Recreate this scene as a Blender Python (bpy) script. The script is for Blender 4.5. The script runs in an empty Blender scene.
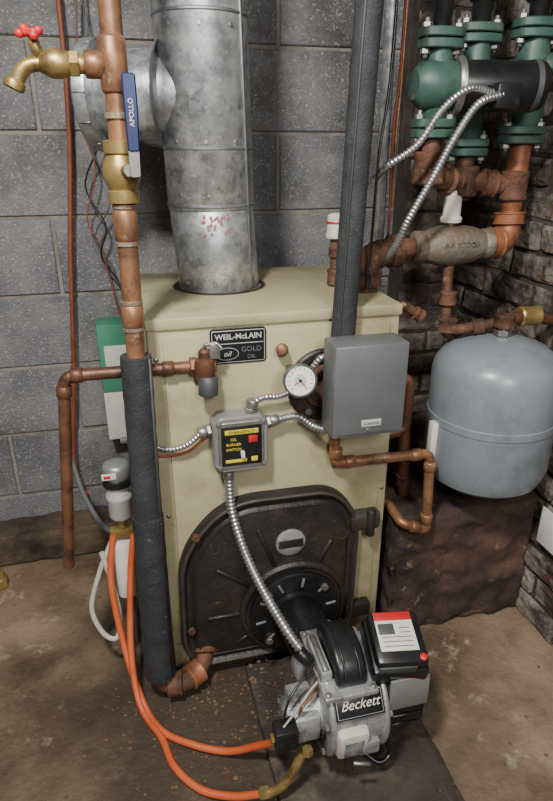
import bpy, bmesh, math, random
from mathutils import Vector, Matrix
random.seed(7)
V=Vector
# ------------------------------------------------------------------ materials
def hx(h):
    h=h.lstrip('#'); o=[]
    for i in (0,2,4):
        c=int(h[i:i+2],16)/255
        o.append(c/12.92 if c<=0.04045 else ((c+0.055)/1.055)**2.4)
    return (*o,1)
def mat(name,c1,c2=None,scale=20,rough=.5,metal=0,bump=.0,c3=None,c3t=.62,c3scale=6,detail=6,coat=0,bscale=None,spec=.5,c4=None,c4t=.6,c4scale=60,radial=None,zdirt=None):
    m=bpy.data.materials.new(name); m.use_nodes=True
    nt=m.node_tree; N=nt.nodes; Lk=nt.links
    b=N["Principled BSDF"]; b.inputs["Roughness"].default_value=rough; b.inputs["Metallic"].default_value=metal
    b.inputs["Specular IOR Level"].default_value=spec
    b.inputs["Coat Weight"].default_value=coat
    if not c2: c2=c1
    tc=N.new("ShaderNodeTexCoord")
    n=N.new("ShaderNodeTexNoise"); n.inputs["Scale"].default_value=scale; n.inputs["Detail"].default_value=detail; n.inputs["Roughness"].default_value=.65
    Lk.new(tc.outputs["Object"],n.inputs["Vector"])
    r=N.new("ShaderNodeValToRGB"); r.color_ramp.elements[0].position=.36; r.color_ramp.elements[1].position=.64
    r.color_ramp.elements[0].color=hx(c1); r.color_ramp.elements[1].color=hx(c2)
    Lk.new(n.outputs["Fac"],r.inputs["Fac"]); col=r.outputs["Color"]
    def mixc(col,fac,c):
        mx=N.new("ShaderNodeMix"); mx.data_type='RGBA'; Lk.new(fac,mx.inputs[0]); Lk.new(col,mx.inputs[6]); mx.inputs[7].default_value=hx(c)
        return mx.outputs[2]
    def layer(col,c,t,s,w=.09):
        n2=N.new("ShaderNodeTexNoise"); n2.inputs["Scale"].default_value=s; n2.inputs["Detail"].default_value=8; n2.inputs["Roughness"].default_value=.7
        mp=N.new("ShaderNodeMapping"); mp.inputs["Location"].default_value=(s,3.1,t*9); Lk.new(tc.outputs["Object"],mp.inputs["Vector"]); Lk.new(mp.outputs["Vector"],n2.inputs["Vector"])
        r2=N.new("ShaderNodeValToRGB"); r2.color_ramp.elements[0].position=t-w; r2.color_ramp.elements[1].position=t+w
        Lk.new(n2.outputs["Fac"],r2.inputs["Fac"])
        return mixc(col,r2.outputs["Color"],c)
    if c3: col=layer(col,c3,c3t,c3scale)
    if c4: col=layer(col,c4,c4t,c4scale,.05)
    def mathn(op,a,b_):
        q=N.new("ShaderNodeMath"); q.operation=op
        for i,s in enumerate((a,b_)):
            if isinstance(s,(int,float)): q.inputs[i].default_value=s
            else: Lk.new(s,q.inputs[i])
        return q.outputs[0]
    if radial:   # grime spreading out from a spot: (x,y,z,radius,colour,strength)
        x_,y_,z_,rad,cc,st=radial
        vm=N.new("ShaderNodeVectorMath"); vm.operation='DISTANCE'; Lk.new(tc.outputs["Object"],vm.inputs[0]); vm.inputs[1].default_value=(x_,y_,z_)
        n3=N.new("ShaderNodeTexNoise"); n3.inputs["Scale"].default_value=7; n3.inputs["Detail"].default_value=8; Lk.new(tc.outputs["Object"],n3.inputs["Vector"])
        d=mathn('ADD',mathn('DIVIDE',vm.outputs["Value"],rad),mathn('MULTIPLY',n3.outputs["Fac"],1.1))
        rr=N.new("ShaderNodeMapRange"); rr.inputs[1].default_value=1.75; rr.inputs[2].default_value=.9; rr.inputs[3].default_value=0; rr.inputs[4].default_value=st
        Lk.new(d,rr.inputs[0]); col=mixc(col,rr.outputs[0],cc)
    if zdirt:    # grime near the bottom: (z0,z1,colour,strength)
        z0,z1,cc,st=zdirt
        sp=N.new("ShaderNodeSeparateXYZ"); Lk.new(tc.outputs["Object"],sp.inputs[0])
        n3=N.new("ShaderNodeTexNoise"); n3.inputs["Scale"].default_value=11; n3.inputs["Detail"].default_value=8; Lk.new(tc.outputs["Object"],n3.inputs["Vector"])
        d=mathn('ADD',sp.outputs[2],mathn('MULTIPLY',mathn('SUBTRACT',n3.outputs["Fac"],.5),(z1-z0)*1.6))
        rr=N.new("ShaderNodeMapRange"); rr.inputs[1].default_value=z1; rr.inputs[2].default_value=z0; rr.inputs[3].default_value=0; rr.inputs[4].default_value=st
        Lk.new(d,rr.inputs[0]); col=mixc(col,rr.outputs[0],cc)
    Lk.new(col,b.inputs["Base Color"])
    if bump:
        bn=N.new("ShaderNodeTexNoise"); bn.inputs["Scale"].default_value=bscale or scale*3; bn.inputs["Detail"].default_value=8; Lk.new(tc.outputs["Object"],bn.inputs["Vector"])
        bp=N.new("ShaderNodeBump"); bp.inputs["Strength"].default_value=bump; bp.inputs["Distance"].default_value=.004
        Lk.new(bn.outputs["Fac"],bp.inputs["Height"]); Lk.new(bp.outputs["Normal"],b.inputs["Normal"])
    return m
M={}
M['block']=mat('cinder_block','#5d5e62','#7d7d7f',5,.95,0,1.0,'#454341',.57,2.2,bscale=160,c4='#aaa8a3',c4t=.61,c4scale=170)
M['mortar']=mat('mortar','#8a867e','#6b665f',14,.95,0,.8,bscale=120)
M['brick']=mat('whitewashed_brick','#77706a','#a39a8b',9,.95,0,1.0,'#362c27',.48,6,bscale=60,c4='#5b3d30',c4t=.6,c4scale=14)
M['brickmortar']=mat('old_mortar','#332c28','#4e4841',12,.97,0,1.0,bscale=60)
M['floor']=mat('stained_concrete','#6f5c49','#928069',3.2,.58,0,.7,'#4c3d31',.56,2.3,bscale=70,c4='#a89d8b',c4t=.63,c4scale=13,radial=(.12,-.12,0,.55,'#2f251d',.88))
M['slab']=mat('dark_slab','#2d2721','#453b32',9,.8,0,.7,'#5d5346',.60,7,bscale=60)
M['ledge']=mat('rusty_ledge','#3d2e28','#5a4336',7,.9,0,1.0,'#241c19',.54,5,bscale=40,c4='#7b6656',c4t=.64,c4scale=18)
M['curb']=mat('dirty_curb','#463b32','#61523f',9,.95,0,1.0,'#2c241d',.56,6,bscale=50)
M['ceil']=mat('ceiling_paint','#6c675e','#5a544a',5,.9)
M['jacket']=mat('cream_enamel','#a29a78','#b0a886',4,.42,0,.07,'#877d5e',.60,3.2,bscale=30,c4='#5d4c34',c4t=.70,c4scale=26,zdirt=(.0,.20,'#574632',.8))
M['jackdark']=mat('jacket_edge_dirt','#655841','#857a60',20,.6,0,.1)
M['galv']=mat('galvanized','#9a9da0','#c3c6c8',26,.40,.65,.12,'#7b7f83',.56,34,bscale=40,c4='#dcdede',c4t=.64,c4scale=60)
M['galvd']=mat('galvanized_aged','#75787a','#94979a',25,.5,.7,.1,'#5b5147',.62,12)
M['pink']=mat('pink_smear','#b26a74','#95727a',60,.7,.2)
M['copper']=mat('aged_copper','#8d6448','#a67a58',13,.45,.5,.15,'#63493a',.57,16,c4='#b3a488',c4t=.65,c4scale=24)
M['copperd']=mat('dark_copper','#6a4835','#815a43',18,.48,.5,.15,'#433029',.56,16,c4='#9a8468',c4t=.69,c4scale=30)
M['solder']=mat('solder','#a59c8a','#8d7a66',60,.5,.6,.3)
M['brass']=mat('brass','#97814f','#b09762',20,.4,.65,.1,'#6d5836',.58,20,c4='#cfc3a0',c4t=.67,c4scale=40)
M['rust']=mat('rusty_iron','#573a2c','#754f3a',20,.75,.2,.8,'#36281f',.54,18,bscale=110,c4='#a5866c',c4t=.66,c4scale=34)
M['rustcu']=mat('rusty_copper_elbow','#87543a','#a86d4c',18,.55,.35,.4,'#573828',.56,16,c4='#b79a80',c4t=.70,c4scale=30)
M['iron']=mat('cast_iron_dark','#232120','#353230',10,.46,.3,.35,'#453930',.58,7,bscale=90,c4='#66605a',c4t=.69,c4scale=26)
M['ironrib']=mat('cast_iron_edges','#3a3633','#4b4540',16,.5,.35,.3,bscale=90)
M['castgrey']=mat('cast_bronze_grey','#6a6459','#877e70',18,.6,.4,.5,'#6d4a37',.58,12,bscale=120)
M['black']=mat('black_plastic','#121315','#1e1f21',20,.34,0,.03,c4='#3a3936',c4t=.68,c4scale=30)
M['foam']=mat('black_foam','#25272a','#34363a',26,.75,0,.5,bscale=200,c4='#5a5c5e',c4t=.67,c4scale=50)
M['blue']=mat('blue_vinyl','#14224c','#1b2c5c',10,.4)
M['red']=mat('red_plastic','#b3181c','#c3262a',10,.45)
M['white']=mat('white_plastic','#cfccc3','#b6b0a3',14,.5,0,.02)
M['greybox']=mat('grey_enamel','#616467','#6b6e71',9,.42,.2,.08,c4='#8a8c8c',c4t=.7,c4scale=40)
M['swbox']=mat('switch_box_steel','#8b8d8d','#9b9d9c',14,.4,.5,.08)
M['greyedge']=mat('grey_enamel_edge','#494c4e','#555859',9,.5,.3)
M['tank']=mat('tank_grey','#757c82','#80878d',5,.32,0,.03,'#656b70',.60,6)
M['green']=mat('green_paint','#35514a','#466259',16,.5,.1,.2,'#2d3834',.56,10,c4='#7b6350',c4t=.66,c4scale=26)
M['alu']=mat('cast_aluminium','#8f9193','#b3b5b6',22,.42,.5,.35,'#55565a',.58,14,bscale=140)
M['steel']=mat('conduit_steel','#a0a2a4','#b9bbbc',40,.33,.85,.0)
M['steeld']=mat('zinc_bolt','#8b8b88','#a3a29e',40,.4,.8)
M['orange']=mat('orange_hose','#b9502a','#c96238',12,.45,0,.05)
M['wirebrown']=mat('brown_wire','#8a4a2e','#6c3520',12,.6)
M['wirewhite']=mat('white_tube','#b9b6ac','#a29d90',12,.5)
M['yellow']=mat('yellow_label','#d8c53a','#cdb932',10,.5)
M['labelw']=mat('white_label','#d6d4cc','#c6c3b9',10,.5)
M['labelt']=mat('label_silver','#c9cac8','#b4b6b4',10,.4,.3)
M['gface']=mat('dial_face','#e8e6de','#dddad0',5,.4)
M['boxgreen']=mat('green_carton','#3a7d62','#46896d',10,.7)
M['paper']=mat('paper','#e8e9ea','#dcdddd',6,.8)
M['debris']=mat('rust_flakes','#4a3528','#7a6048',30,.95)
# ------------------------------------------------------------------ geometry helpers
C=bpy.context.scene.collection
def root(name):
    e=bpy.data.objects.new(name,None); e.empty_display_size=.05; C.objects.link(e); return e
def fin(bm,name,par,m,ang=40):
    bmesh.ops.remove_doubles(bm,verts=bm.verts,dist=1e-6)
    bmesh.ops.recalc_face_normals(bm,faces=bm.faces)
    me=bpy.data.meshes.new(name); bm.to_mesh(me); bm.free()
    for p in me.polygons: p.use_smooth=True
    me.set_sharp_from_angle(angle=math.radians(ang))
    o=bpy.data.objects.new(name,me); C.objects.link(o)
    me.materials.append(M[m] if isinstance(m,str) else m)
    if par: o.parent=par
    return o
def rings(bm,prev,cur):
    n=len(cur)
    for i in range(n): bm.faces.new((prev[i],prev[(i+1)%n],cur[(i+1)%n],cur[i]))
def frame(d):
    d=d.normalized(); a=V((0,0,1)) if abs(d.z)<.9 else V((1,0,0))
    x=d.cross(a).normalized(); return x,d.cross(x).normalized()
def lathe(prof,p,ax,name,par,m,n=32,ang=40):
    """prof list of (radius,height along axis)"""
    bm=bmesh.new(); p=V(p); ax=V(ax).normalized(); x,y=frame(ax); pr=None
    for r,h in prof:
        r=max(r,1e-5)
        cur=[bm.verts.new(p+ax*h+(x*math.cos(2*math.pi*i/n)+y*math.sin(2*math.pi*i/n))*r) for i in range(n)]
        if pr: rings(bm,pr,cur)
        else: bm.faces.new(cur)
        pr=cur
    bm.faces.new(pr)
    return fin(bm,name,par,m,ang)
def cyl(p0,p1,r,name,par,m,n=24,bev=.0015,r2=None):
    p0=V(p0);p1=V(p1);L=(p1-p0).length; r2=r2 or r; b=min(bev,r*.4,L*.3)
    return lathe([(r-b,0),(r,b),(r2,L-b),(r2-b,L)],p0,p1-p0,name,par,m,n,50)
def fillet(pts,rad,seg=7):
    pts=[V(p) for p in pts]; out=[pts[0]]
    for i in range(1,len(pts)-1):
        a,b,c=pts[i-1],pts[i],pts[i+1]; r=min(rad,(a-b).length*.48,(c-b).length*.48)
        s=b+(a-b).normalized()*r; e=b+(c-b).normalized()*r
        for k in range(seg+1):
            t=k/seg; out.append(s*(1-t)**2+b*2*t*(1-t)+e*t*t)
    out.append(pts[-1]); return out
def spl(pts,seg=10):
    P=[V(p) for p in pts]; P=[P[0]*2-P[1]]+P+[P[-1]*2-P[-2]]; o=[]
    for i in range(1,len(P)-2):
        for k in range(seg):
            t=k/seg; a,b,c,d=P[i-1:i+3]
            o.append(.5*((2*b)+(c-a)*t+(2*a-5*b+4*c-d)*t*t+(3*b-a-3*c+d)*t**3))
    o.append(P[-2]); return o
def resample(pts,step):
    o=[pts[0]]; acc=0
    for a,b in zip(pts,pts[1:]):
        L=(b-a).length
        if L<1e-9: continue
        t=step-acc
        while t<=L: o.append(a+(b-a)*(t/L)); t+=step
        acc=L-(t-step)
    return o
def sweep(pts,r,name,par,m,n=16,rf=None,ang=50):
    q=[pts[0]]
    for p in pts[1:]:
        if (p-q[-1]).length>1e-6:q.append(p)
    pts=q; bm=bmesh.new(); x=None; pr=None
    for i,p in enumerate(pts):
        d=(pts[min(i+1,len(pts)-1)]-pts[max(i-1,0)]).normalized()
        if x is None: x,_=frame(d)
        x=(x-d*x.dot(d)).normalized(); y=d.cross(x)
        rr=r if rf is None else rf(i)
        cur=[bm.verts.new(p+(x*math.cos(2*math.pi*k/n)+y*math.sin(2*math.pi*k/n))*rr) for k in range(n)]
        if pr: rings(bm,pr,cur)
        else: bm.faces.new(cur)
        pr=cur
    bm.faces.new(pr)
    return fin(bm,name,par,m,ang)
def pipe(pts,r,name,par,m,fr=.02,n=20): return sweep(fillet(pts,fr),r,name,par,m,n)
def hose(pts,r,name,par,m,n=12): return sweep(spl(pts),r,name,par,m,n)
def flex(pts,r,name,par,m='steel',pitch=.0018):
    p=resample(spl(pts,16),pitch)
    pat=(1,1.0,.80,.80)
    return sweep(p,r,name,par,m,14,rf=lambda i:r*pat[i%4],ang=80)
def box(c,s,name,par,m,bev=.003,rot=None,seg=2):
    bm=bmesh.new(); bmesh.ops.create_cube(bm,size=1)
    bmesh.ops.scale(bm,vec=V(s),verts=bm.verts)
    if bev: bmesh.ops.bevel(bm,geom=bm.edges[:],offset=min(bev,min(s)*.45),segments=seg,affect='EDGES',profile=.5)
    if rot: bmesh.ops.transform(bm,matrix=rot,verts=bm.verts)
    bmesh.ops.translate(bm,vec=V(c),verts=bm.verts)
    return fin(bm,name,par,m,35)
def bx(x0,x1,y0,y1,z0,z1,name,par,m,bev=.003): return box(((x0+x1)/2,(y0+y1)/2,(z0+z1)/2),(x1-x0,y1-y0,z1-z0),name,par,m,bev)
def outline(pts,rad,seg=6):
    n=len(pts); o=[]
    for i in range(n):
        a,b,c=V(pts[i-1]),V(pts[i]),V(pts[(i+1)%n]); r=min(rad,(a-b).length*.48,(c-b).length*.48)
        s=b+(a-b).normalized()*r; e=b+(c-b).normalized()*r
        for k in range(seg+1):
            t=k/seg; o.append(s*(1-t)**2+b*2*t*(1-t)+e*t*t)
    return o
def inset(o,d):
    n=len(o); out=[]
    area=sum(o[i].x*o[(i+1)%n].y-o[(i+1)%n].x*o[i].y for i in range(n)); sg=1 if area>0 else -1
    for i in range(n):
        t=(o[(i+1)%n]-o[i-1]).normalized(); out.append(o[i]+V((-t.y,t.x))*d*sg)
    return out
def plate(o2,prof,name,par,m,ang=35):
    """o2: 2D outline in XZ; prof: list (inset,y)"""
    bm=bmesh.new(); pr=None
    for d,y in prof:
        q=inset(o2,d) if d else o2
        cur=[bm.verts.new((p.x,y,p.y)) for p in q]
        if pr: rings(bm,pr,cur)
        else: bm.faces.new(cur)
        pr=cur
    bm.faces.new(pr)
    return fin(bm,name,par,m,ang)
def text(s,loc,size,name,par,m,rot=(math.pi/2,0,0),ext=.0006,bold=0,ax='CENTER',shear=0):
    cu=bpy.data.curves.new(name,'FONT'); cu.body=s; cu.size=size; cu.extrude=ext; cu.offset=bold; cu.align_x=ax; cu.align_y='CENTER'; cu.resolution_u=3; cu.shear=shear
    o=bpy.data.objects.new(name,cu); C.objects.link(o); o.location=loc; o.rotation_euler=rot; cu.materials.append(M[m]); o.parent=par; return o
def hexnut(p,ax,r,h,name,par,m): return lathe([(r*.93,0),(r,h*.1),(r,h*.9),(r*.93,h)],p,ax,name,par,m,6,20)
def sock(p,ax,r,L,name,par,m):  # cast fitting collar centred at p
    p=V(p);ax=V(ax).normalized(); return lathe([(r*.93,0),(r*1.06,L*.06),(r*1.06,L*.16),(r,L*.22),(r,L*.78),(r*1.06,L*.84),(r*1.06,L*.94),(r*.93,L)],p-ax*L/2,ax,name,par,m,24)
def sweat(p,ax,r,L,name,par,m):  # smooth soldered coupling
    p=V(p);ax=V(ax).normalized(); return lathe([(r*.86,0),(r,L*.03+.001),(r,L*.97-.001),(r*.86,L)],p-ax*L/2,ax,name,par,m,24,60)
def flangepair(x,y,z,r,name,par,m='green'):
    for k,dz in enumerate((-.0095,.0095)):
        o2=outline([(-r,-.024),(-r*.35,-r*.75),(r*.35,-r*.75),(r,-.024),(r,.024),(r*.35,r*.75),(-r*.35,r*.75),(-r,.024)],.02)
        bm=bmesh.new(); pr=None
        for d,h in ((.002,-.008),(0,-.006),(0,.006),(.002,.008)):
            q=inset(o2,d); cur=[bm.verts.new((x+p.x,y+p.y,z+dz+h)) for p in q]
            if pr: rings(bm,pr,cur)
            else: bm.faces.new(cur)
            pr=cur
        bm.faces.new(pr); fin(bm,name+"_flange_%d"%k,par,m)
    for sx in (-1,1):
        cyl((x+sx*r*.78,y-.004,z-.034),(x+sx*r*.78,y-.004,z+.034),.005,name+"_bolt",par,'steeld',8)
        hexnut((x+sx*r*.78,y-.004,z+.017),(0,0,1),.010,.009,name+"_nut",par,'steeld')
        hexnut((x+sx*r*.78,y-.004,z-.027),(0,0,1),.010,.009,name+"_nut",par,'steeld')
# ------------------------------------------------------------------ room
XL,XR,YB,YF,ZC=-1.7,.96,.65,-2.6,2.25
def slab(x0,x1,y0,y1,z0,z1,name,m): return bx(x0,x1,y0,y1,z0,z1,name,None,m,0)
slab(XL-.1,XR+.1,YF,YB+.1,-.1,0,'floor','floor')
slab(XL-.1,XR+.1,YF,YB+.1,ZC,ZC+.1,'ceiling','ceil')
slab(XL-.1,XL,YF,YB+.1,0,ZC,'wall_left','block')
def masonry(name,m,mm,u0,u1,z0,z1,bw,bh,gap,jit,place,off=0,depth=.1,zoff=0,bev=.004):
    """place(u,d,z)->world ; d = distance into the wall (0 = face)"""
    bm=bmesh.new(); row=0; z=z0+zoff
    while z<z1:
        u=u0-(bw/2 if row%2 else 0)-off
        while u<u1:
            a=max(u+gap/2,u0); b=min(u+bw-gap/2,u1); za=max(z+gap/2,z0); zb=min(z+bh-gap/2,z1)
            if b-a>.01 and zb-za>.01:
                d0=random.uniform(-jit,jit)+.0; j=lambda:random.uniform(-jit,jit)*.6
                back=[(a,za),(b,za),(b,zb),(a,zb)]; fr=[(a+bev,za+bev),(b-bev,za+bev),(b-bev,zb-bev),(a+bev,zb-bev)]
                v0=[bm.verts.new(place(p[0]+j(),.012,p[1]+j())) for p in back]
                v1=[bm.verts.new(place(p[0]+j(),d0+.004,p[1]+j())) for p in back]
                v2=[bm.verts.new(place(p[0]+j(),d0+j(),p[1]+j())) for p in fr]
                rings(bm,v0,v1); rings(bm,v1,v2); bm.faces.new(v2)
            u+=bw
        z+=bh; row+=1
    g=.007; k=len(bm.faces)
    vs=[[bm.verts.new(place(u,d,z)) for (u,z) in ((u0,z0),(u1,z0),(u1,z1),(u0,z1))] for d in (g,depth)]
    rings(bm,vs[0],vs[1]); bm.faces.new(vs[0]); bm.faces.new(vs[1])
    bm.faces.ensure_lookup_table()
    for f in bm.faces[k:]: f.material_index=1
    me=bpy.data.meshes.new(name); bmesh.ops.recalc_face_normals(bm,faces=bm.faces); bm.to_mesh(me); bm.free()
    o=bpy.data.objects.new(name,me); C.objects.link(o); me.materials.append(M[m]); me.materials.append(M[mm]); return o
def rough(o,lev,amp,sc,kind='SIMPLE'):
    s=o.modifiers.new('sub','SUBSURF'); s.subdivision_type=kind; s.levels=lev; s.render_levels=lev
    t=bpy.data.textures.new(o.name+'_t','CLOUDS'); t.noise_scale=sc
    d=o.modifiers.new('disp','DISPLACE'); d.texture=t; d.strength=amp; d.mid_level=.5; d.texture_coords='GLOBAL'
masonry('wall_back','block','mortar',XL,XR,0,ZC,.413,.2065,.010,.0012,lambda u,d,z:(u,YB+d,z),off=.13,zoff=-.035,bev=.003)
o=masonry('wall_right','brick','brickmortar',YF,YB,0,ZC,.205,.072,.014,.007,lambda u,d,z:(XR+d,u,z),bev=.009); rough(o,3,.014,.03)
o=masonry('wall_pier','brick','brickmortar',.80,XR,.35,ZC,.205,.072,.014,.006,lambda u,d,z:(u,.56+d,z),depth=.09,bev=.009); rough(o,3,.012,.03)
o=bx(.565,.958,.0,.645,0,.35,'masonry_ledge',None,'ledge',.01); rough(o,5,.03,.05)
o=bx(-1.69,.02,.53,.646,0,.10,'concrete_curb',None,'curb',.01); rough(o,6,.02,.06)
o=bx(.19,.535,-.66,-.03,0,.022,'equipment_pad',None,'slab',.006); rough(o,5,.008,.05)
# ------------------------------------------------------------------ boiler
B=root('oil_boiler')
X0,X1,ZT,YD=.025,.535,.879,.44
bx(X0+.012,X1-.012,.012,YD-.01,.0,.05,'base_frame',B,'iron')
bx(X0,X1,.0,YD,.02,ZT,'jacket',B,'jacket',.006)
bx(X0+.028,X1-.022,-.005,.01,.03,ZT-.035,'front_panel',B,'jacket',.003)
bx(X0-.002,X1+.002,-.006,YD+.002,ZT-.022,ZT+.001,'top_cap',B,'jacket',.004)
for (x,z) in ((X0+.014,.8),(X0+.014,.45),(X0+.014,.1),(X1-.012,.8),(X1-.012,.45)):
    lathe([(.005,0),(.0045,.002),(.002,.0035)],(x,0,z),(0,-1,0),'screw',B,'steeld',10)
FX,FY=.205,.262
lathe([(.104,0),(.104,.002),(.096,.003),(.094,.001)],(FX,FY,ZT),(0,0,1),'flue_opening',B,'iron',40)
lathe([(.108,0),(.108,.0015),(.1,.002)],(FX,FY,ZT-.0005),(0,0,1),'flue_collar',B,'jackdark',40)
np=outline([(.142,.783),(.252,.783),(.252,.853),(.142,.853)],.008)
plate(np,[(0,-.003),(0,-.007),(.001,-.008)],'name_plate',B,'black')
plate(inset(np,.003),[(0,-.008),(.0005,-.0084)],'name_plate_border',B,'labelt'); plate(inset(np,.0042),[(0,-.008),(.0005,-.0088)],'name_plate_field',B,'black')
text("WEIL-McLAIN",(.197,-.0090,.8375),.0152,'plate_brand',B,'labelt',bold=.0004,ext=.0003)
bx(.148,.246,-.0094,-.0086,.8235,.8250,'plate_line',B,'labelt',0)
text("GOLD",(.222,-.0090,.811),.0145,'plate_word',B,'galvd',ext=.0003); text("OIL",(.222,-.0090,.796),.011,'plate_word2',B,'galvd',ext=.0003)
def ell(c,a,b_,y0,y1,nm,m):
    plate([V((c[0]+a*math.cos(t*math.pi/16),c[1]+b_*math.sin(t*math.pi/16))) for t in range(32)],[(0,y0),(0,y1)],nm,B,m)
ell((.174,.804),.023,.0125,-.0084,-.0092,'plate_emblem','labelt'); ell((.174,.804),.0218,.0115,-.0088,-.0095,'plate_emblem_in','black')
text("oil",(.174,-.0098,.804),.015,'plate_emblem_t',B,'labelt',ext=.0002,shear=.3)
# tankless coil cover plate
lathe([(.078,0),(.078,.008),(.074,.012),(.05,.012),(.048,.009)],(.372,-.004,.722),(0,-1,0),'coil_cover',B,'iron',40)
lathe([(.047,0),(.047,.004),(.04,.007)],(.372,-.012,.722),(0,-1,0),'coil_cover_hub',B,'rust',32)
for k in range(8):
    a=k*math.pi/4+.2; hexnut((.372+.063*math.cos(a),-.014,.722+.063*math.sin(a)),(0,-1,0),.008,.008,'cover_bolt',B,'steeld')
# combustion door
od=outline([(.078,.042),(.43,.042),(.460,.10),(.464,.40),(.402,.484),(.155,.487),(.050,.365),(.044,.10)],.075,10)
plate(od,[(0,-.004),(0,-.024),(.003,-.030),(.010,-.033),(.014,-.030),(.017,-.024),(.026,-.023),(.032,-.030),(.036,-.032)],'burner_door',B,'iron')
rim=[V((p.x,-.031,p.y)) for p in inset(od,.007)]; sweep(rim+[rim[0]],.0045,'door_rim_bead',B,'ironrib',8)
rim=[V((p.x,-.031,p.y)) for p in inset(od,.034)]; sweep(rim+[rim[0]],.0022,'door_inner_bead',B,'iron',8)
lathe([(.127,0),(.127,.012),(.121,.018),(.116,.018),(.113,.012)],(.305,-.030,.185),(0,-1,0),'door_ring',B,'iron',48)
for a,l in ((62,.19),(110,.235),(143,.22),(180,.20),(212,.16)): 
    a=math.radians(a); c=V((.305,-.033,.185)); d=V((math.cos(a),0,math.sin(a)))
    cyl(c+d*.126,c+d*l,.005,'door_rib',B,'iron',8)
lathe([(.034,0),(.034,.005),(.028,.008)],(.298,-.031,.362),(0,-1,0),'door_badge',B,'alu',28)
bx(.270,.326,-.0405,-.038,.352,.372,'door_badge_bar',B,'iron',.002)
text("UT",(.140,-.032,.37),.034,'door_cast_text',B,'ironrib',rot=(math.pi/2,math.radians(-8),0),ext=.002)
text("O",(.420,-.032,.36),.04,'door_cast_text2',B,'ironrib',ext=.002)
bx(.44,.512,-.036,-.002,.363,.407,'hinge_lug',B,'ironrib',.008); cyl((.486,-.036,.351),(.486,-.036,.419),.010,'hinge_pin',B,'iron',12)
bx(.44,.505,-.03,-.002,.105,.145,'hinge_lug_low',B,'iron',.006)
for (x,z) in ((.068,.16),(.09,.41)):
    hexnut((x,-.030,z),(0,-1,0),.009,.01,'door_bolt',B,'rust')
# ------------------------------------------------------------------ burner
K=root('oil_burner')
lathe([(.108,0),(.108,.008),(.103,.011),(.06,.011),(.057,.02)],(.307,-.046,.181),(0,-1,0),'mount_flange',K,'black',48)
for k in range(10):
    a=math.radians(36*k+8); c=V((.307+.084*math.cos(a),-.0578,.181+.084*math.sin(a)))
    box(c,(.024,.002,.006),'flange_slot',K,'alu',.0009,Matrix.Rotation(-a,3,'Y').to_4x4())
for k in range(4):
    a=math.radians(90*k+45); hexnut((.307+.092*math.cos(a),-.058,.181+.092*math.sin(a)),(0,-1,0),.009,.009,'flange_bolt',K,'steeld')
cyl((.307,-.05,.181),(.322,-.215,.181),.053,'air_tube',K,'black',36)
cyl((.318,-.19,.181),(.324,-.225,.181),.066,'tube_collar',K,'alu',36)
HC=V((.338,-.285,.178))
cyl(HC-V((.052,0,0)),HC+V((.052,0,0)),.098,'blower_housing',K,'alu',48,.006)
cyl(HC-V((.058,0,0)),HC-V((.045,0,0)),.104,'housing_rim',K,'alu',48,.004)
cyl(HC+V((.045,0,0)),HC+V((.058,0,0)),.104,'housing_rim2',K,'alu',48,.004)
for k in range(7):
    a=math.radians(k*51.4+10)
    for sx in (-.06,.058): hexnut(HC+V((sx,math.cos(a)*.094,math.sin(a)*.094)),(1 if sx>0 else -1,0,0),.006,.006,'rim_screw',K,'steeld')
bx(.278,.394,-.30,-.20,.09,.262,'throat',K,'alu',.012)
for k in range(6):
    a=math.radians(-70+k*12); p=HC+V((-.060,-math.cos(a)*.075,math.sin(a)*.075)); box(p,(.004,.006,.02),'air_slot',K,'black',.001)
# igniter: smooth black moulded hump with base plate
prf=[(-.070,0),(-.070,.024),(-.056,.046),(-.026,.062),(.022,.066),(.05,.052),(.066,.026),(.066,0)]
bm=bmesh.new(); o2=outline([V(p) for p in prf],.016,5); pr=None
for d,x in ((.006,.300),(.001,.303),(0,.308),(0,.350),(.001,.355),(.006,.358)):
    cur=[bm.verts.new((x,-.285+p.x,.264+p.y)) for p in inset(o2,d)]
    if pr: rings(bm,pr,cur)
    else: bm.faces.new(cur)
    pr=cur
bm.faces.new(pr); fin(bm,'igniter',K,'black',60)
for k in range(2):
    x=.315+k*.028; sweep([V((x,-.285+p[0]*1.01,.264+p[1]*1.01)) for p in prf[1:-1]],.0022,'igniter_rib',K,'black',8)
bx(.272,.374,-.372,-.20,.256,.267,'igniter_base',K,'alu',.003)
for x in (.280,.366):
    for y in (-.362,-.285,-.21): lathe([(.006,0),(.0055,.003),(.002,.005)],(x,y,.267),(0,0,1),'igniter_screw',K,'steeld',10)
bx(.275,.297,-.335,-.235,.266,.290,'igniter_latch',K,'alu',.004)
cyl((.286,-.33,.288),(.286,-.24,.288),.007,'latch_hinge',K,'steeld',12)
# primary control
rt=Matrix.Rotation(math.radians(16),4,'X')@Matrix.Rotation(math.radians(-8),4,'Z')
def onctl(v): return V((.427,-.312,.302))+(rt@V(v))
box(onctl((0,0,-.014)),(.105,.115,.045),'control_base',K,'black',.006,rt)
box(onctl((0,0,.020)),(.100,.108,.03),'control_cover',K,'black',.012,rt)
box(onctl((-.003,.008,.0355)),(.072,.078,.0015),'control_label',K,'labelw',.0005,rt)
box(onctl((-.003,.038,.0366)),(.072,.017,.0012),'control_label_red',K,'red',.0004,rt)
box(onctl((-.020,.012,.0366)),(.030,.022,.0008),'control_label_mark',K,'greyedge',.0002,rt)
for k in range(5): box(onctl((-.003+(.018 if k>2 else 0),-.022+k*.009,.0365)),(.056-(.036 if k>2 else 0),.0014,.0006),'control_label_line',K,'greyedge',0,rt)
lathe([(.007,0),(.007,.004),(.004,.006)],onctl((.036,-.045,.034)),rt@V((0,0,1)),'reset_button',K,'red',12)
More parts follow.
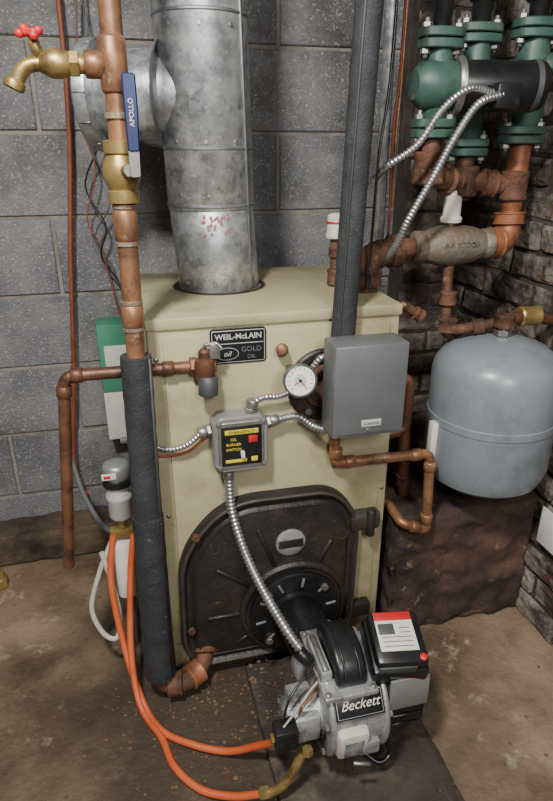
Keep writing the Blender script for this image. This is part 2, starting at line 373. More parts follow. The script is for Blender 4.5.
box(onctl((-.01,-.0555,.014)),(.07,.003,.018),'control_front_strip',K,'greyedge',.001,rt)
box(onctl((.028,-.056,-.010)),(.030,.003,.010),'control_front_red',K,'red',.001,rt)
# motor
MC=V((.395,-.29,.165))
lathe([(.05,0),(.062,.006),(.064,.012),(.064,.085),(.058,.096),(.03,.102),(.028,.098)],MC,(1,0,0),'motor',K,'black',40)
for k in range(10):
    a=math.radians(k*36); cyl(MC+V((.02,math.cos(a)*.065,math.sin(a)*.065)),MC+V((.08,math.cos(a)*.065,math.sin(a)*.065)),.0025,'motor_rib',K,'black',6)
for h in (.012,.086): lathe([(.0645,0),(.0665,.001),(.0665,.006),(.0645,.007)],MC+V((h-.003,0,0)),(1,0,0),'motor_band',K,'greyedge',40)
bx(.402,.476,-.362,-.30,.20,.268,'junction_box',K,'greyedge',.004)
bx(.400,.478,-.366,-.361,.198,.270,'junction_box_cover',K,'swbox',.001)
# pump
PC=V((.285,-.30,.165))
lathe([(.03,0),(.040,.005),(.040,.04),(.034,.044),(.034,.07),(.028,.075)],PC,(-1,0,0),'fuel_pump',K,'alu',28)
for k in range(5):
    a=math.radians(k*72+30); hexnut(PC+V((-.072,math.cos(a)*.026,math.sin(a)*.026)),(-1,0,0),.005,.006,'pump_bolt',K,'steeld')
bx(.225,.275,-.345,-.255,.135,.195,'pump_block',K,'alu',.006)
cyl((.225,-.35,.175),(.185,-.35,.175),.019,'solenoid',K,'black',20,.003)
bx(.182,.225,-.368,-.332,.152,.2,'solenoid_coil',K,'black',.004)
hexnut((.184,-.35,.175),(-1,0,0),.009,.008,'solenoid_nut',K,'brass')
pipe([(.235,-.335,.20),(.235,-.345,.23),(.27,-.32,.235),(.29,-.27,.235)],.003,'nozzle_line',K,'copper',.01)
hose([(.20,-.345,.20),(.215,-.33,.235),(.245,-.31,.255),(.275,-.30,.262)],.0025,'solenoid_lead',K,'black')
hose([(.20,-.352,.20),(.225,-.345,.225),(.255,-.33,.25),(.278,-.32,.262)],.002,'solenoid_lead2',K,'wirewhite')
for x,y,z in ((.222,-.335,.135),(.245,-.355,.135)):
    hexnut((x,y,z),(0,-.3,-1),.011,.014,'hose_nut',K,'brass')
# label + inlet cover
a=math.radians(36); n_=V((0,-math.cos(a),math.sin(a))); rl=Matrix.Rotation(-a,4,'X')
pc=HC+n_*.1015
box(pc,(.094,.004,.048),'badge_plate',K,'black',.001,rl)
box(pc+n_*.001,(.088,.0035,.042),'badge_border',K,'labelt',.0005,rl); box(pc+n_*.0016,(.086,.0035,.040),'badge_field',K,'black',.0005,rl)
text("Beckett",pc+n_*.0036,.024,'badge_text',K,'labelw',rot=(math.pi/2-a,0,0),ext=.0003,shear=.4)
box(pc+n_*.0032+V((0,-.007,-.011)),(.06,.001,.002),'badge_line',K,'labelw',0,rl)
a2=math.radians(-8); n2=V((0,-math.cos(a2),math.sin(a2)))
box(HC+n2*.096+V((-.016,0,-.002)),(.062,.03,.07),'inlet_cover',K,'white',.010,Matrix.Rotation(-a2,4,'X'))
box(HC+n2*.112+V((-.016,0,-.002)),(.036,.003,.044),'inlet_recess',K,'alu',.003,Matrix.Rotation(-a2,4,'X'))
bx(.335,.375,-.392,-.370,.13,.16,'inlet_tab',K,'alu',.003)
cyl((.32,-.40,.128),(.352,-.405,.122),.004,'adjust_screw',K,'steeld',10)
pipe([(.40,-.34,.12),(.42,-.36,.07),(.39,-.37,.06),(.36,-.34,.075)],.005,'motor_lead',K,'black')
cyl((.338,-.285,.085),(.338,-.285,.018),.012,'support_leg',K,'steeld',12)
# ------------------------------------------------------------------ flue
Fl=root('flue_pipe')
cyl((FX,FY,ZT),(FX-.012,FY,1.06),.0905,'lower_section',Fl,'galv',48,.0005)
cyl((FX-.011,FY,1.05),(FX-.03,FY,1.9),.0925,'upper_section',Fl,'galv',48,.0005)
cyl((FX-.031,FY,1.9),(FX-.03,FY,ZC),.0905,'ceiling_section',Fl,'galv',48,.0005)
def fx(z): return FX-.011-(z-1.05)*.022
for z in (1.055,1.165,1.40,1.72):
    lathe([(.0925,0),(.0945,.002),(.0945,.005),(.0925,.007)],(fx(z),FY,z),(0,0,1),'bead',Fl,'galvd',48)
for z in (.90,1.08,1.18,1.38):
    for a in (-100,-60,-140): 
        a=math.radians(a); d=V((math.cos(a),math.sin(a),0)); lathe([(.005,0),(.004,.003)],V((fx(z),FY,z))+d*.0915,d,'flue_screw',Fl,'steeld',8)
a=math.radians(-45); d=V((math.cos(a),math.sin(a),0)); cyl(V((FX-.003,FY,.885))+d*.091,V((fx(1.9),FY,1.9))+d*.0915,.003,'lock_seam',Fl,'galvd',8)
bm=bmesh.new()
for i in range(9):
    for j in range(5):
        aa=math.radians(-112+i*4.2+random.uniform(-1,1)); zz=1.005+j*.008+random.uniform(-.003,.003)
        if random.random()<.45:
            c0=V((fx(zz)+.0,FY,zz)); r_=.0930
            q=[bm.verts.new(c0+V((math.cos(aa+da)*r_,math.sin(aa+da)*r_,dz))) for da,dz in ((-.03,-.003),(.03,-.002),(.035,.003),(-.02,.004))]
            bm.faces.new(q)
fin(bm,'chalk_mark',Fl,'pink')
td=V((-.93,.36,0)).normalized(); tc=V((fx(1.27),FY,1.268))
cyl(tc,tc+td*.225,.085,'tee_branch',Fl,'galv',48,.0005)
lathe([(.0855,.0),(.11,.012),(.0945,.0)],tc+td*.085,-td,'tee_saddle',Fl,'galvd',48)
lathe([(.086,0),(.104,.006),(.106,.012),(.106,.03),(.102,.034),(.09,.036),(.088,.02)],tc+td*.205,td,'damper_ring',Fl,'galv',48)
lathe([(.086,0),(.086,.002),(.01,.003)],tc+td*.225,td,'damper_disc',Fl,'galvd',40)
for k in range(12):
    aa=k*math.pi/6; x_,y_=frame(td); p=tc+td*.222+(x_*math.cos(aa)+y_*math.sin(aa))*.105
    cyl(p-td*.012,p+td*.012,.002,'crimp',Fl,'galvd',6)
# ------------------------------------------------------------------ left copper riser
Rr=root('copper_water_riser')
YR=-.062
def rx(z): return -.012+.024*(z-.05)/1.3
pipe([(rx(ZC)-.0,YR,ZC),(rx(.84),YR,.78)],.0165,'riser',Rr,'copper')
for z,m_,r_,L_ in ((1.405,'copper',.0195,.05),(1.055,'copper',.0190,.05),(.905,'copper',.0190,.04),(1.375,'solder',.0188,.010),(1.215,'solder',.0195,.010),(1.084,'solder',.0192,.008),(1.026,'solder',.0188,.008),(.882,'solder',.0185,.008),(.928,'solder',.0185,.008)):
    sweat((rx(z),YR,z),(0,0,1),r_,L_,'coupling',Rr,m_)
sweat((rx(1.285),YR,1.283),(0,0,1),.0205,.075,'tee_body',Rr,'copper')
sweat((rx(1.285)-.026,YR,1.283),(1,0,0),.019,.03,'tee_branch',Rr,'copper')
VZ=1.135
lathe([(.018,-.047),(.0245,-.045),(.0245,-.028),(.021,-.026),(.028,-.012),(.0295,0),(.028,.012),(.021,.026),(.0245,.028),(.0245,.045),(.018,.047)],(rx(VZ),YR,VZ),(0,0,1),'ball_valve_body',Rr,'brass',24)
cyl((rx(VZ)+.006,YR-.02,VZ+.004),(rx(VZ)+.012,YR-.043,VZ+.004),.010,'valve_stem',Rr,'brass',14)
hexnut((rx(VZ)+.012,YR-.038,VZ+.004),(0,-1,0),.010,.008,'stem_nut',Rr,'steeld')
ho=outline([(-.010,0),(.010,0),(.011,.04),(.0125,.07),(.0125,.145),(-.0105,.145),(-.0105,.07)],.006)
plate([V((p.x*.8+.028,p.y*.9+VZ-.006)) for p in ho],[(.001,YR-.040),(0,YR-.042),(0,YR-.047),(.001,YR-.049)],'valve_lever',Rr,'steeld')
plate([V((p.x*.86+.0285,p.y*.72+VZ+.030)) for p in ho],[(.002,YR-.038),(0,YR-.041),(0,YR-.049),(.002,YR-.052)],'valve_lever_sleeve',Rr,'blue')
text("APOLLO",(.0295,YR-.0525,VZ+.083),.010,'lever_text',Rr,'labelt',rot=(math.pi/2,math.radians(-90),0),ext=.0003)
def foam(z0,z1,r0,r1,nm):
    n=18; sweep([V((rx(z0+(z1-z0)*k/n),YR,z0+(z1-z0)*k/n)) for k in range(n+1)],r0,nm,Rr,'foam',28,rf=lambda i:(r0+(r1-r0)*i/n)*(1+.02*math.sin(i*2.3)))
foam(.085,.50,.0335,.0305,'foam_lower'); foam(.49,.832,.0275,.0275,'foam_upper')
cyl((rx(.5)+.0235,YR-.014,.505),(rx(.83)+.0225,YR-.015,.83),.0035,'foam_slit',Rr,'greyedge',6)
cyl((rx(.1)+.026,YR-.020,.095),(rx(.49)+.024,YR-.018,.49),.003,'foam_slit_low',Rr,'black',6)
pipe([(rx(.1),YR,.11),(rx(.05),YR,.048),(.05,YR-.012,.048),(.095,-.03,.06),(.10,.01,.10)],.020,'drain_elbow',Rr,'rust',.03)
sock((.02,YR-.006,.048),(1,-.1,0),.027,.035,'drain_collar',Rr,'rust'); sock((.066,-.055,.052),(1,.6,.15),.027,.035,'drain_collar2',Rr,'rustcu')
sock((.1,-.012,.085),(0.1,.6,.5),.028,.03,'drain_tapping',Rr,'rust')
# hose bib
Hb=root('hose_bib_valve')
z=1.283; x=rx(z)
cyl((x-.035,YR,z),(x-.06,YR,z),.013,'nipple',Hb,'brass'); hexnut((x-.048,YR,z),(-1,0,0),.018,.014,'hex',Hb,'brass')
lathe([(.013,0),(.017,.006),(.020,.016),(.020,.03),(.015,.04),(.012,.045)],(x-.058,YR,z),(-1,0,0),'body',Hb,'brass',20)
pipe([(x-.09,YR,z),(x-.124,YR,z-.002),(x-.142,YR,z-.030)],.0105,'spout',Hb,'brass',.02)
lathe([(.013,0),(.015,.003),(.015,.012),(.012,.014)],(x-.138,YR,z-.022),(-.45,0,-.9),'hose_thread',Hb,'brass',20)
cyl((x-.10,YR,z+.005),(x-.108,YR-.004,z+.028),.008,'bonnet',Hb,'brass'); cyl((x-.108,YR-.004,z+.025),(x-.111,YR-.005,z+.036),.004,'stem',Hb,'brass')
hc=V((x-.111,YR-.005,z+.037))
for k in range(4):
    aa=k*math.pi/2+.5; e=hc+V((math.cos(aa)*.014,math.sin(aa)*.010-.003,math.sin(aa)*.006)); cyl(hc,e,.0048,'wheel_spoke',Hb,'red',8)
    lathe([(.004,0),(.0065,.003),(.0065,.007),(.004,.010)],e-V((0,0,.005)),(0,0,1),'wheel_lobe',Hb,'red',10)
# ------------------------------------------------------------------ relief valve + discharge
Rv=root('pressure_relief_valve')
cyl((.128,.0,.79),(.128,-.02,.79),.014,'nipple',Rv,'rust')
lathe([(.014,-.03),(.018,-.026),(.020,-.01),(.022,0),(.019,.014),(.012,.018),(.012,.03),(.008,.034)],(.128,-.03,.79),(0,0,1),'body',Rv,'copperd',22)
cyl((.11,-.02,.788),(.15,-.03,.790),.0135,'side_port',Rv,'brass'); hexnut((.10,-.018,.788),(1,0,0),.018,.014,'hex',Rv,'copperd')
pipe([(.128,-.03,.825),(.128,-.034,.833),(.15,-.04,.838),(.158,-.045,.828)],.0035,'test_lever',Rv,'steeld',.005)
box((.146,-.04,.822),(.02,.006,.03),'lever_flag',Rv,'steeld',.002)
cyl((.132,-.036,.772),(.130,-.042,.736),.019,'outlet',Rv,'greyedge')
pipe([(.105,-.017,.787),(-.128,-.012,.787),(-.172,-.012,.37)],.0115,'discharge_pipe',Rv,'copperd',.022)
for p,a in (((.06,-.016,.787),(1,0,0)),((-.105,-.012,.787),(1,0,0)),((-.131,-.012,.758),(-.105,0,-1))): sweat(p,a,.0142,.022,'fitting',Rv,'copperd')
# ------------------------------------------------------------------ gauge
G=root('pressure_temperature_gauge')
ax=V((-.08,-1,.22)).normalized(); gc=V((.299,-.085,.766))
cyl((.300,0,.762),gc,.009,'stem',G,'brass'); hexnut(V((.3,-.05,.764)),(0,-1,.05),.014,.014,'hex',G,'brass')
cyl((.285,-.004,.80),(.278,-.03,.812),.012,'well_plug',G,'copperd')
lathe([(.02,-.018),(.031,-.014),(.0325,-.004),(.0325,.004),(.030,.006),(.0288,.001)],gc,ax,'case',G,'greyedge',36)
lathe([(.0285,0),(.0285,.0015),(.028,.002)],gc,ax,'dial',G,'gface',36)
gx=V((1,0,0)); gx=(gx-ax*gx.dot(ax)).normalized(); gy=gx.cross(ax)*-1
if gy.z<0: gy=-gy
for k in range(13):
    aa=math.radians(-40+k*21.6); d=gx*math.cos(aa)+gy*math.sin(aa); cyl(gc+ax*.0024+d*.020,gc+ax*.0024+d*.025,.0006,'tick',G,'black',5,0.0001)
lathe([(.012,0),(.012,.0004)],gc+ax*.002,ax,'dial_inner',G,'labelt',24)
d=(gx*.6+gy*-.8); cyl(gc+ax*.003-d*.006,gc+ax*.003+d*.02,.0009,'needle',G,'black',5,.0001)
d=(gx*-.8+gy*-.5); cyl(gc+ax*.003,gc+ax*.003+d*.016,.0009,'needle2',G,'red',5,.0001)
lathe([(.003,0),(.003,.002)],gc+ax*.002,ax,'hub',G,'black',10)
# ------------------------------------------------------------------ aquastat
A=root('aquastat_control')
bx(.352,.498,-.128,-.058,.655,.840,'cover',A,'greybox',.005); bx(.356,.494,-.060,-.052,.658,.836,'backplate',A,'steel',.001)
bx(.362,.488,-.1295,-.127,.662,.664,'lower_seam',A,'greyedge',0)
bx(.41,.45,-.1295,-.127,.676,.69,'brand_label',A,'labelt',.0005); text("Controls",(.43,-.1298,.683),.0085,'brand_text',A,'black',ext=.0002)
lathe([(.004,0),(.003,.002)],(.425,-.128,.668),(0,-1,0),'cover_screw',A,'steeld',10)
cyl((.42,-.05,.70),(.39,-.008,.715),.012,'immersion_well',A,'brass')
# ------------------------------------------------------------------ insulated supply pipe (black)
S=root('insulated_supply_pipe')
pt=[V((.401+.02*(z-.80)/.57,-.027,z)) for z in [.80+.05*k for k in range(30)]]
sweep(pt,.0235,'foam_cover',S,'foam',28,rf=lambda i:.0235*(1+.015*math.sin(i*1.7)))
cyl((.401-.014,-.047,.82),(.401-.012+.05,-.047,ZC),.0025,'foam_seam',S,'greyedge',6)
pipe([(.400,-.027,.82),(.394,-.027,.545),(.62,-.03,.542),(.632,-.03,.335),(.566,-.03,.365),(.566,.05,.372),(.53,.06,.38)],.0115,'copper_line',S,'copper',.02)
for p,a in (((.398,-.027,.57),(0,0,1)),((.43,-.027,.545),(1,0,0)),((.585,-.029,.542),(1,0,0)),((.6225,-.03,.51),(-.05,0,1)),((.629,-.03,.37),(-.05,0,1)),((.60,-.03,.35),(1,0,-.4))): sweat(p,a,.0142,.024,'fitting',S,'copper')
S2=root('copper_return_pipe')
pipe([(.53,.10,.60),(.58,.10,.63),(.61,.10,.64),(.632,.10,.36)],.015,'line',S2,'copperd',.025)
sock((.614,.10,.60),(0,0,1),.019,.03,'fitting',S2,'rust'); sock((.628,.10,.40),(0,0,1),.019,.03,'fitting2',S2,'rust')
pipe([(.53,.06,.70),(.60,.06,.69),(.60,.06,.56),(.53,.06,.55)],.013,'loop',S2,'copperd',.025)
# ------------------------------------------------------------------ emergency switch box
E=root('emergency_shutoff_switch_box')
oc=outline([(.134,.580),(.150,.565),(.231,.565),(.246,.580),(.246,.671),(.231,.686),(.150,.686),(.134,.671)],.006)
plate(oc,[(0,-.004),(0,-.044),(.003,-.048)],'box',E,'swbox')
plate(inset(oc,.010),[(0,-.048),(.0,-.050),(.001,-.051)],'cover',E,'steeld')
bx(.150,.231,-.0535,-.050,.583,.669,'plate',E,'black',.003)
bx(.157,.224,-.0542,-.053,.652,.662,'plate_stripe',E,'yellow',.0003); bx(.157,.200,-.0542,-.053,.590,.597,'plate_stripe2',E,'yellow',.0003)
text("EMERGENCY",(.1905,-.0544,.657),.009,'txt',E,'black',ext=.0002); 
for k,s in enumerate(("OIL","BURNER","SWITCH")): text(s,(.174,-.0537,.641-k*.011),.008,'txt_%d'%k,E,'yellow',ext=.0003)
bx(.204,.222,-.0545,-.053,.632,.647,'red_tag',E,'red',.0005); bx(.209,.222,-.0545,-.053,.590,.600,'lower_tag',E,'yellow',.0005); box((.191,-.058,.609),(.008,.012,.014),'toggle',E,'labelw',.002)
for x in (.146,.236):
    for z in (.578,.674): lathe([(.006,0),(.005,.004),(.002,.005)],(x,-.048,z),(0,-1,0),'screw',E,'steeld',10)
for k,(p,a) in enumerate((((.166,-.026,.565),(0,0,-1)),((.215,-.026,.686),(.2,0,1)),((.134,-.026,.655),(-1,0,-.2)),((.246,-.026,.66),(1,0,.1)))):
    hexnut(p,a,.014,.008,'connector',E,'steeld'); cyl(V(p)+V(a).normalized()*.008,V(p)+V(a).normalized()*.026,.0115,'connector_sleeve',E,'steeld')
Cd=root('flexible_conduit')
flex([(.166,-.026,.545),(.168,-.04,.47),(.185,-.085,.395),(.208,-.15,.345),(.235,-.24,.315),(.262,-.285,.285)],.0105,'burner_whip',Cd,pitch=.0022)
flex([(.215,-.026,.70),(.24,-.03,.715),(.275,-.03,.715),(.31,-.035,.735),(.345,-.05,.79),(.36,-.055,.80)],.0065,'gauge_whip',Cd)
flex([(.268,-.026,.662),(.31,-.035,.668),(.345,-.045,.645),(.39,-.07,.64),(.40,-.08,.655)],.0085,'aquastat_whip',Cd)
flex([(.115,-.026,.650),(.08,-.026,.625),(.04,-.02,.62),(-.0,-.012,.64),(-.04,.02,.63)],.0065,'line_whip',Cd)
hose([(.128,-.02,.64),(.09,-.018,.61),(.05,-.012,.60),(.02,-.012,.605)],.003,'thin_wire',Cd,'wirebrown')
cyl((.248,-.275,.295),(.268,-.29,.275),.013,'whip_connector',Cd,'black')
# ------------------------------------------------------------------ expansion tank
T=root('expansion_tank')
TX,TY=.79,.016; R_=.142
pf=[(.001,.412),(.05,.415),(.095,.428),(.128,.452),(R_,.49),(R_,.594),(R_+.002,.596),(R_+.002,.612),(R_,.614),(R_,.708),(.137,.728),(.125,.747),(.098,.768),(.05,.784),(.02,.788),(.001,.789)]
lathe(pf,(TX,TY,0),(0,0,1),'shell',T,'tank',64,30)
cyl((TX,TY,.785),(TX,TY,.815),.013,'nipple',T,'steeld'); hexnut((TX,TY,.79),(0,0,1),.019,.012,'hex',T,'steeld')
cyl((TX,TY,.415),(TX,TY,.395),.006,'air_valve',T,'brass')
bx(TX-.155,TX-.141,TY-.02,TY+.0,.50,.60,'warning_label',T,'labelw',.001)
# ------------------------------------------------------------------ near-boiler iron piping
P=root('supply_header_piping')
yP=.14
cols=[(.628,.115),(.752,.19),(.872,.17)]
x,y=cols[0]; cyl((x,y,ZC),(x,y,1.36),.018,'riser_a',P,'black'); cyl((x,y,1.2),(x,y,1.10),.019,'riser_a_low',P,'rust')
flangepair(x,y,1.362,.042,'a_top',P); flangepair(x,y,1.205,.042,'a_bot',P)
x,y=cols[1]; cyl((x,y,ZC),(x,y,1.38),.020,'riser_b',P,'black'); cyl((x,y,1.17),(x,y,1.06),.021,'riser_b_low',P,'rust')
flangepair(x,y,1.385,.045,'b_top',P); flangepair(x,y,1.17,.045,'b_bot',P)
lathe([(.024,1.17),(.028,1.19),(.029,1.22),(.034,1.25),(.035,1.28),(.034,1.31),(.028,1.34),(.026,1.38)],(x,y,0),(0,0,1),'flow_valve_b',P,'green',28)
x,y=cols[2]; cyl((x,y,ZC),(x,y,1.40),.021,'riser_c',P,'black'); cyl((x,y,1.2),(x,y,1.0),.024,'riser_c_low',P,'rustcu')
flangepair(x,y,1.395,.050,'c_top',P); flangepair(x,y,1.195,.050,'c_bot',P)
lathe([(.026,1.2),(.034,1.23),(.040,1.27),(.041,1.30),(.036,1.34),(.028,1.37),(.028,1.40)],(x,y,0),(0,0,1),'flow_valve_c',P,'green',28)
sock((x,y,1.47),(0,0,1),.029,.05,'reducer_c',P,'green'); sock((cols[1][0],cols[1][1],1.46),(0,0,1),.026,.035,'reducer_b',P,'green')
cyl((x,y-.02,1.31),(x-.005,y-.08,1.33),.016,'valve_c_bonnet',P,'green'); 
pipe([(.628,.115,1.12),(.69,.15,1.105),(.752,.185,1.10),(.868,.175,1.09)],.022,'header',P,'rust',.02)
for q,a in (((.628,.115,1.13),(0,0,1)),((.752,.188,1.10),(0,0,1)),((.870,.172,1.09),(0,0,1))): sock(q,a,.031,.065,'tee',P,'rust')
sock((.70,.155,1.104),(1,.5,-.1),.029,.03,'union',P,'rust'); sock((.81,.18,1.095),(1,-.1,-.1),.029,.03,'union2',P,'rust')
pipe([(.870,.17,1.03),(.864,.155,.968),(.80,yP,.968)],.027,'elbow',P,'rustcu',.045)
sock((.867,.165,1.02),(0,.1,1),.034,.028,'elbow_collar',P,'rustcu'); sock((.822,.147,.968),(1,.1,0),.034,.028,'elbow_collar2',P,'rustcu')
lathe([(.028,0),(.034,.004),(.034,.02),(.031,.024),(.040,.05),(.044,.08),(.044,.125),(.038,.15),(.031,.166),(.034,.17),(.034,.186),(.028,.19)],(.810,yP,.968),(-1,0,0),'air_scoop',P,'castgrey',32)
text("AIR SCOOP",(.715,yP-.0445,.975),.016,'scoop_text',P,'castgrey',ext=.001)
cyl((.63,yP,.968),(.56,yP-.01,.962),.022,'nipple',P,'rust')
pipe([(.575,yP-.01,.963),(.508,yP-.015,.958),(.505,yP-.015,.87)],.028,'boiler_elbow',P,'rust',.05)
sock((.57,yP-.01,.962),(1,0,0),.034,.026,'boiler_elbow_collar',P,'rust'); sock((.505,yP-.015,.905),(0,0,1),.034,.028,'boiler_elbow_collar2',P,'rust')
sock((.505,yP-.015,.884),(0,0,1),.028,.02,'bushing',P,'rust')
pipe([(.715,yP,.93),(.695,.11,.90),(.692,.09,.80),(.70,.07,.792),(TX,.03,.815),(TX+.0,TY,.812)],.0115,'tank_line',P,'rust',.02)
sock((.693,.095,.86),(0,0,1),.018,.03,'union3',P,'rust'); sock((.695,.085,.80),(0,0,1),.020,.03,'elbow3',P,'rust'); sock((.75,.05,.803),(1,-.4,.2),.017,.025,'nip',P,'rust')
sock((TX,TY,.822),(0,0,1),.021,.028,'tank_tee',P,'rust')
pipe([(TX,TY,.825),(.86,.03,.825),(.955,.06,.80)],.013,'feed_line',P,'copperd',.02); sock((.86,.03,.825),(1,0,0),.021,.05,'feed_valve',P,'brass')
pipe([(.53,.05,.86),(.56,.05,.865),(.60,.05,.84)],.01,'short_nipple',P,'rust',.02); sock((.6,.05,.84),(.8,0,-.5),.014,.02,'cap',P,'rust')
# pump
Pu=root('circulator_pump')
x,y=cols[0]; pz=1.282
lathe([(.026,-.050),(.040,-.038),(.046,-.015),(.046,.02),(.042,.035),(.038,.04)],(x,y-.0,pz),(1,0,0),'volute',Pu,'green',36)
cyl((x,y,1.22),(x,y,1.35),.024,'throat',Pu,'green',24)
lathe([(.050,0),(.053,.004),(.053,.012),(.045,.015)],(x+.034,y-.002,pz),(1,-.2,0),'pump_flange',Pu,'steeld',36)
lathe([(.044,0),(.046,.010),(.046,.155),(.043,.164),(.034,.168),(.032,.162)],(x+.046,y-.006,pz),(1,-.2,0),'motor',Pu,'black',36)
lathe([(.0465,0),(.0475,.001),(.0475,.010),(.0465,.011)],V((x+.046,y-.006,pz))+V((1,-.2,0)).normalized()*.14,(1,-.2,0),'motor_band',Pu,'greyedge',36)
bx(x+.075,x+.125,y-.100,y-.060,pz-.045,pz+.0,'wiring_box',Pu,'black',.004)
Vn=root('automatic_air_vent'); x,y,z0=.705,yP,1.01
cyl((x,y,z0-.01),(x,y,z0+.015),.008,'stem',Vn,'brass'); lathe([(.012,0),(.023,.004),(.024,.012),(.019,.018),(.019,.052),(.017,.057),(.008,.060),(.006,.070),(.002,.071)],(x,y,z0+.005),(0,0,1),'float_chamber',Vn,'white',24)
Vn=root('automatic_air_vent.001')
cyl((.458,.19,ZT-.002),(.455,.19,.985),.0105,'stem',Vn,'rust'); sock((.458,.19,.90),(0,0,1),.017,.035,'bushing',Vn,'rust'); sock((.456,.19,.955),(0,0,1),.014,.022,'coupling',Vn,'rust')
lathe([(.012,0),(.021,.004),(.0215,.012),(.019,.016),(.0185,.05),(.014,.054),(.006,.056)],(.455,.19,.983),(0,0,1),'float_chamber',Vn,'white',24); lathe([(.0205,0),(.0205,.003),(.02,.004)],(.455,.19,1.018),(0,0,1),'red_ring',Vn,'red',24)
# pump cables
Cb=root('armored_cable')
flex([(.715,.022,1.262),(.665,.015,1.245),(.625,.015,1.19),(.585,.02,1.11),(.550,.03,1.04),(.542,.06,.985),(.548,.14,.93)],.0078,'cable_a',Cb)
flex([(.70,.030,1.265),(.645,.02,1.27),(.595,.02,1.235),(.555,.03,1.175),(.508,.06,1.135),(.52,.14,1.11)],.0072,'cable_b',Cb)
Em=root('conduit_riser')
cyl((.545,.18,ZC),(.553,.18,.90),.0125,'conduit',Em,'galv'); 
hose([(.56,.16,ZC),(.565,.15,1.4),(.558,.15,1.2),(.563,.15,1.0),(.545,.14,.92)],.003,'wire_a',Em,'wirebrown'); hose([(.53,.12,ZC),(.525,.10,1.4),(.50,.08,1.15),(.495,.08,.96),(.49,.06,.90)],.0028,'wire_b',Em,'black')
hose([(.57,.17,ZC),(.575,.165,1.4),(.572,.165,1.2),(.575,.165,1.05)],.0032,'wire_c',Em,'copper')
# ------------------------------------------------------------------ oil filter, hoses, left-hand items
O=root('oil_deaerator_filter')
fx_,fy_=-.062,.10
lathe([(.01,0),(.024,.004),(.027,.01),(.027,.05),(.029,.054),(.029,.062),(.026,.066),(.026,.09)],(fx_,fy_,.40),(0,0,1),'bowl',O,'labelt',28)
lathe([(.027,0),(.032,.003),(.032,.020),(.027,.024)],(fx_,fy_,.485),(0,0,1),'head_ring',O,'black',28)
lathe([(.028,0),(.030,.004),(.030,.026),(.027,.032),(.02,.036),(.002,.037)],(fx_,fy_,.505),(0,0,1),'dome',O,'swbox',28)
bx(fx_-.03,fx_-.0,fy_-.032,fy_-.029,.515,.53,'label',O,'labelw',.001); bx(fx_-.026,fx_-.012,fy_-.033,fy_-.031,.519,.526,'label_red',O,'red',.001)
cyl((fx_,fy_,.40),(fx_,fy_,.355),.011,'brass_outlet',O,'brass'); bx(fx_-.03,fx_+.03,fy_-.012,fy_+.012,.35,.372,'manifold',O,'brass',.003)
cyl((fx_,fy_+.03,0),(fx_,fy_+.03,.48),.009,'support_post',O,'steeld')
lathe([(.024,0),(.025,.14),(.020,.15)],(fx_-.005,fy_-.0,.19),(0,0,1),'white_canister',O,'labelw',24)
Hs=root('oil_supply_hose')
hose([(-.085,.09,.36),(-.10,.06,.26),(-.085,.0,.12),(-.055,-.08,.03),(-.02,-.15,.012),(.04,-.20,.012),(.11,-.24,.02),(.17,-.28,.07),(.205,-.315,.115)],.0075,'hose_return',Hs,'orange')
hose([(-.04,.085,.36),(-.055,.06,.27),(-.07,-.02,.12),(-.06,-.09,.028),(-.02,-.17,.012),(.0,-.24,.012),(.045,-.30,.012),(.105,-.335,.02),(.16,-.36,.045)],.0075,'hose_feed',Hs,'orange')
pipe([(.155,-.358,.042),(.19,-.37,.060),(.215,-.365,.09),(.236,-.355,.125)],.0085,'brass_elbow',Hs,'brass',.02)
hexnut((.155,-.358,.042),(.8,-.3,.5),.012,.02,'ferrule',Hs,'brass'); hexnut((.195,-.305,.105),(.5,-.6,.6),.013,.02,'ferrule2',Hs,'brass')
Wt=root('looped_white_tubing')
hose([(-.09,.10,.34),(-.125,.08,.27),(-.15,.06,.19),(-.13,.04,.13),(-.10,.03,.12),(-.09,.05,.17),(-.10,.07,.25),(-.115,.09,.32)],.006,'loop',Wt,'wirewhite')
hose([(-.19,.40,.42),(-.16,.3,.36),(-.12,.2,.33),(-.085,.12,.345)],.006,'grey_line',Wt,'greybox')
Wc=root('copper_oil_line')
hose([(-.09,.61,ZC),(-.092,.61,1.5),(-.105,.61,1.2),(-.14,.61,.9),(-.17,.61,.6),(-.205,.61,.32),(-.19,.55,.24),(-.16,.4,.3)],.006,'tube',Wc,'wirebrown')
Th=root('hanging_thermostat_wire')
hose([(-.02,.6,1.8),(-.04,.6,1.45),(-.07,.6,1.3),(-.03,.59,1.2),(-.08,.6,1.08),(-.04,.59,.98),(-.06,.6,.9),(-.02,.6,.82),(-.01,.6,.7)],.0022,'wire_a',Th,'black')
hose([(-.06,.6,1.8),(-.03,.6,1.35),(-.06,.59,1.2),(-.02,.59,1.05),(-.07,.6,.95),(-.03,.6,.86),(0,.6,.74)],.002,'wire_b',Th,'greyedge')
hose([(-.05,.6,1.5),(-.075,.6,1.25),(-.05,.59,1.12),(-.085,.6,1.0),(-.06,.6,.93),(-.045,.6,.84),(-.03,.6,.74)],.002,'wire_c',Th,'wirebrown')
Gb=root('relay_box')
bx(-.095,.03,.565,.652,.52,.72,'upper_cover',Gb,'boxgreen',.004); bx(-.095,.03,.565,.652,.37,.52,'lower_cover',Gb,'labelw',.004); bx(-.08,.01,.562,.567,.58,.66,'label',Gb,'labelw',.0005)
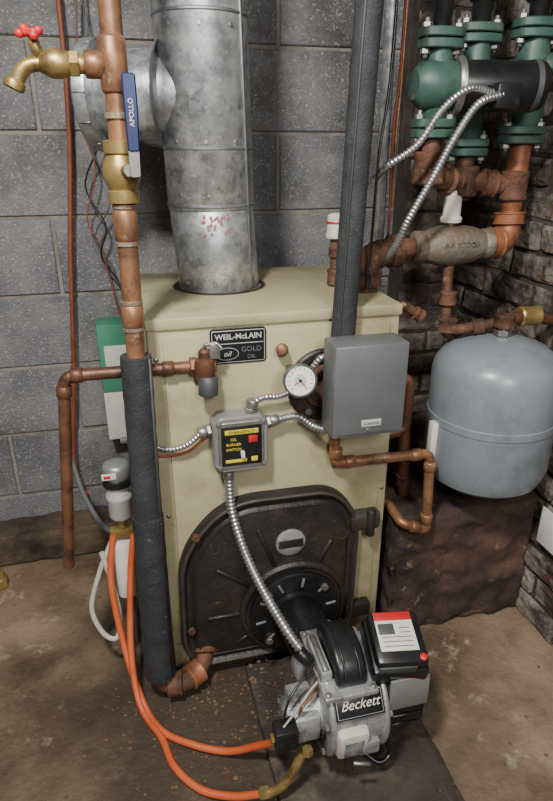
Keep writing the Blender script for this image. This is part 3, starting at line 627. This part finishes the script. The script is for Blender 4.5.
Bf=root('brass_pipe_cap'); lathe([(.018,0),(.022,.004),(.022,.03),(.016,.034),(.016,.05),(.01,.053)],(-.435,.44,0),(0,0,1),'cap',Bf,'brass',6)
Pp=root('paper_notice'); bx(XR-.022,XR-.0195,-.13,-.04,.26,.36,'sheet',Pp,'paper',.0004)
# debris
bm=bmesh.new()
for k in range(520):
    x=random.gauss(.12,.16); y=random.gauss(-.12,.10); 
    if k%3==0: x=random.uniform(-.8,.9); y=random.uniform(-.7,.4)
    if y>-.01 and -.02<x<.56: y=-random.uniform(.01,.1)
    z=.001+(.026 if (.19<x<.535 and -.66<y<-.03) else 0)
    s=random.uniform(.0015,.006)
    if x>.55 and y>-.02: continue
    c=V((x,y,z)); vs=[bm.verts.new(c+V((math.cos(t)*s*random.uniform(.5,1.2),math.sin(t)*s*random.uniform(.5,1.2),0))) for t in (0,1.3,2.6,3.9,5.2)]
    tp=bm.verts.new(c+V((0,0,s*.5)))
    for i in range(5): bm.faces.new((vs[i],vs[(i+1)%5],tp))
fin(bm,'floor_debris',None,'debris')
# ------------------------------------------------------------------ lights
def area(n,loc,tgt,size,e,col):
    l=bpy.data.lights.new(n,'AREA'); l.energy=e; l.size=size; l.color=col; o=bpy.data.objects.new(n,l); C.objects.link(o); o.location=loc
    o.rotation_euler=(V(tgt)-V(loc)).to_track_quat('-Z','Y').to_euler(); return o
area('ceiling_light',(-.30,-1.0,2.1),(.15,0,.4),.16,48,(1,.96,.90))
area('room_light',(.3,-2.2,1.9),(.3,0,.5),.5,34,(1,.98,.95))
w=bpy.data.worlds.new('room_ambient'); bpy.context.scene.world=w; w.use_nodes=True
w.node_tree.nodes['Background'].inputs[0].default_value=(.9,.94,1,1); w.node_tree.nodes['Background'].inputs[1].default_value=.26
# ------------------------------------------------------------------ camera
c=bpy.data.cameras.new('camera'); c.sensor_fit='VERTICAL'; c.sensor_height=36; c.lens=601/801*36; c.clip_start=.02
co=bpy.data.objects.new('camera',c); C.objects.link(co); co.location=(0,-1.1,1.174); co.rotation_euler=(math.radians(67),0,math.radians(-14))
bpy.context.scene.camera=co
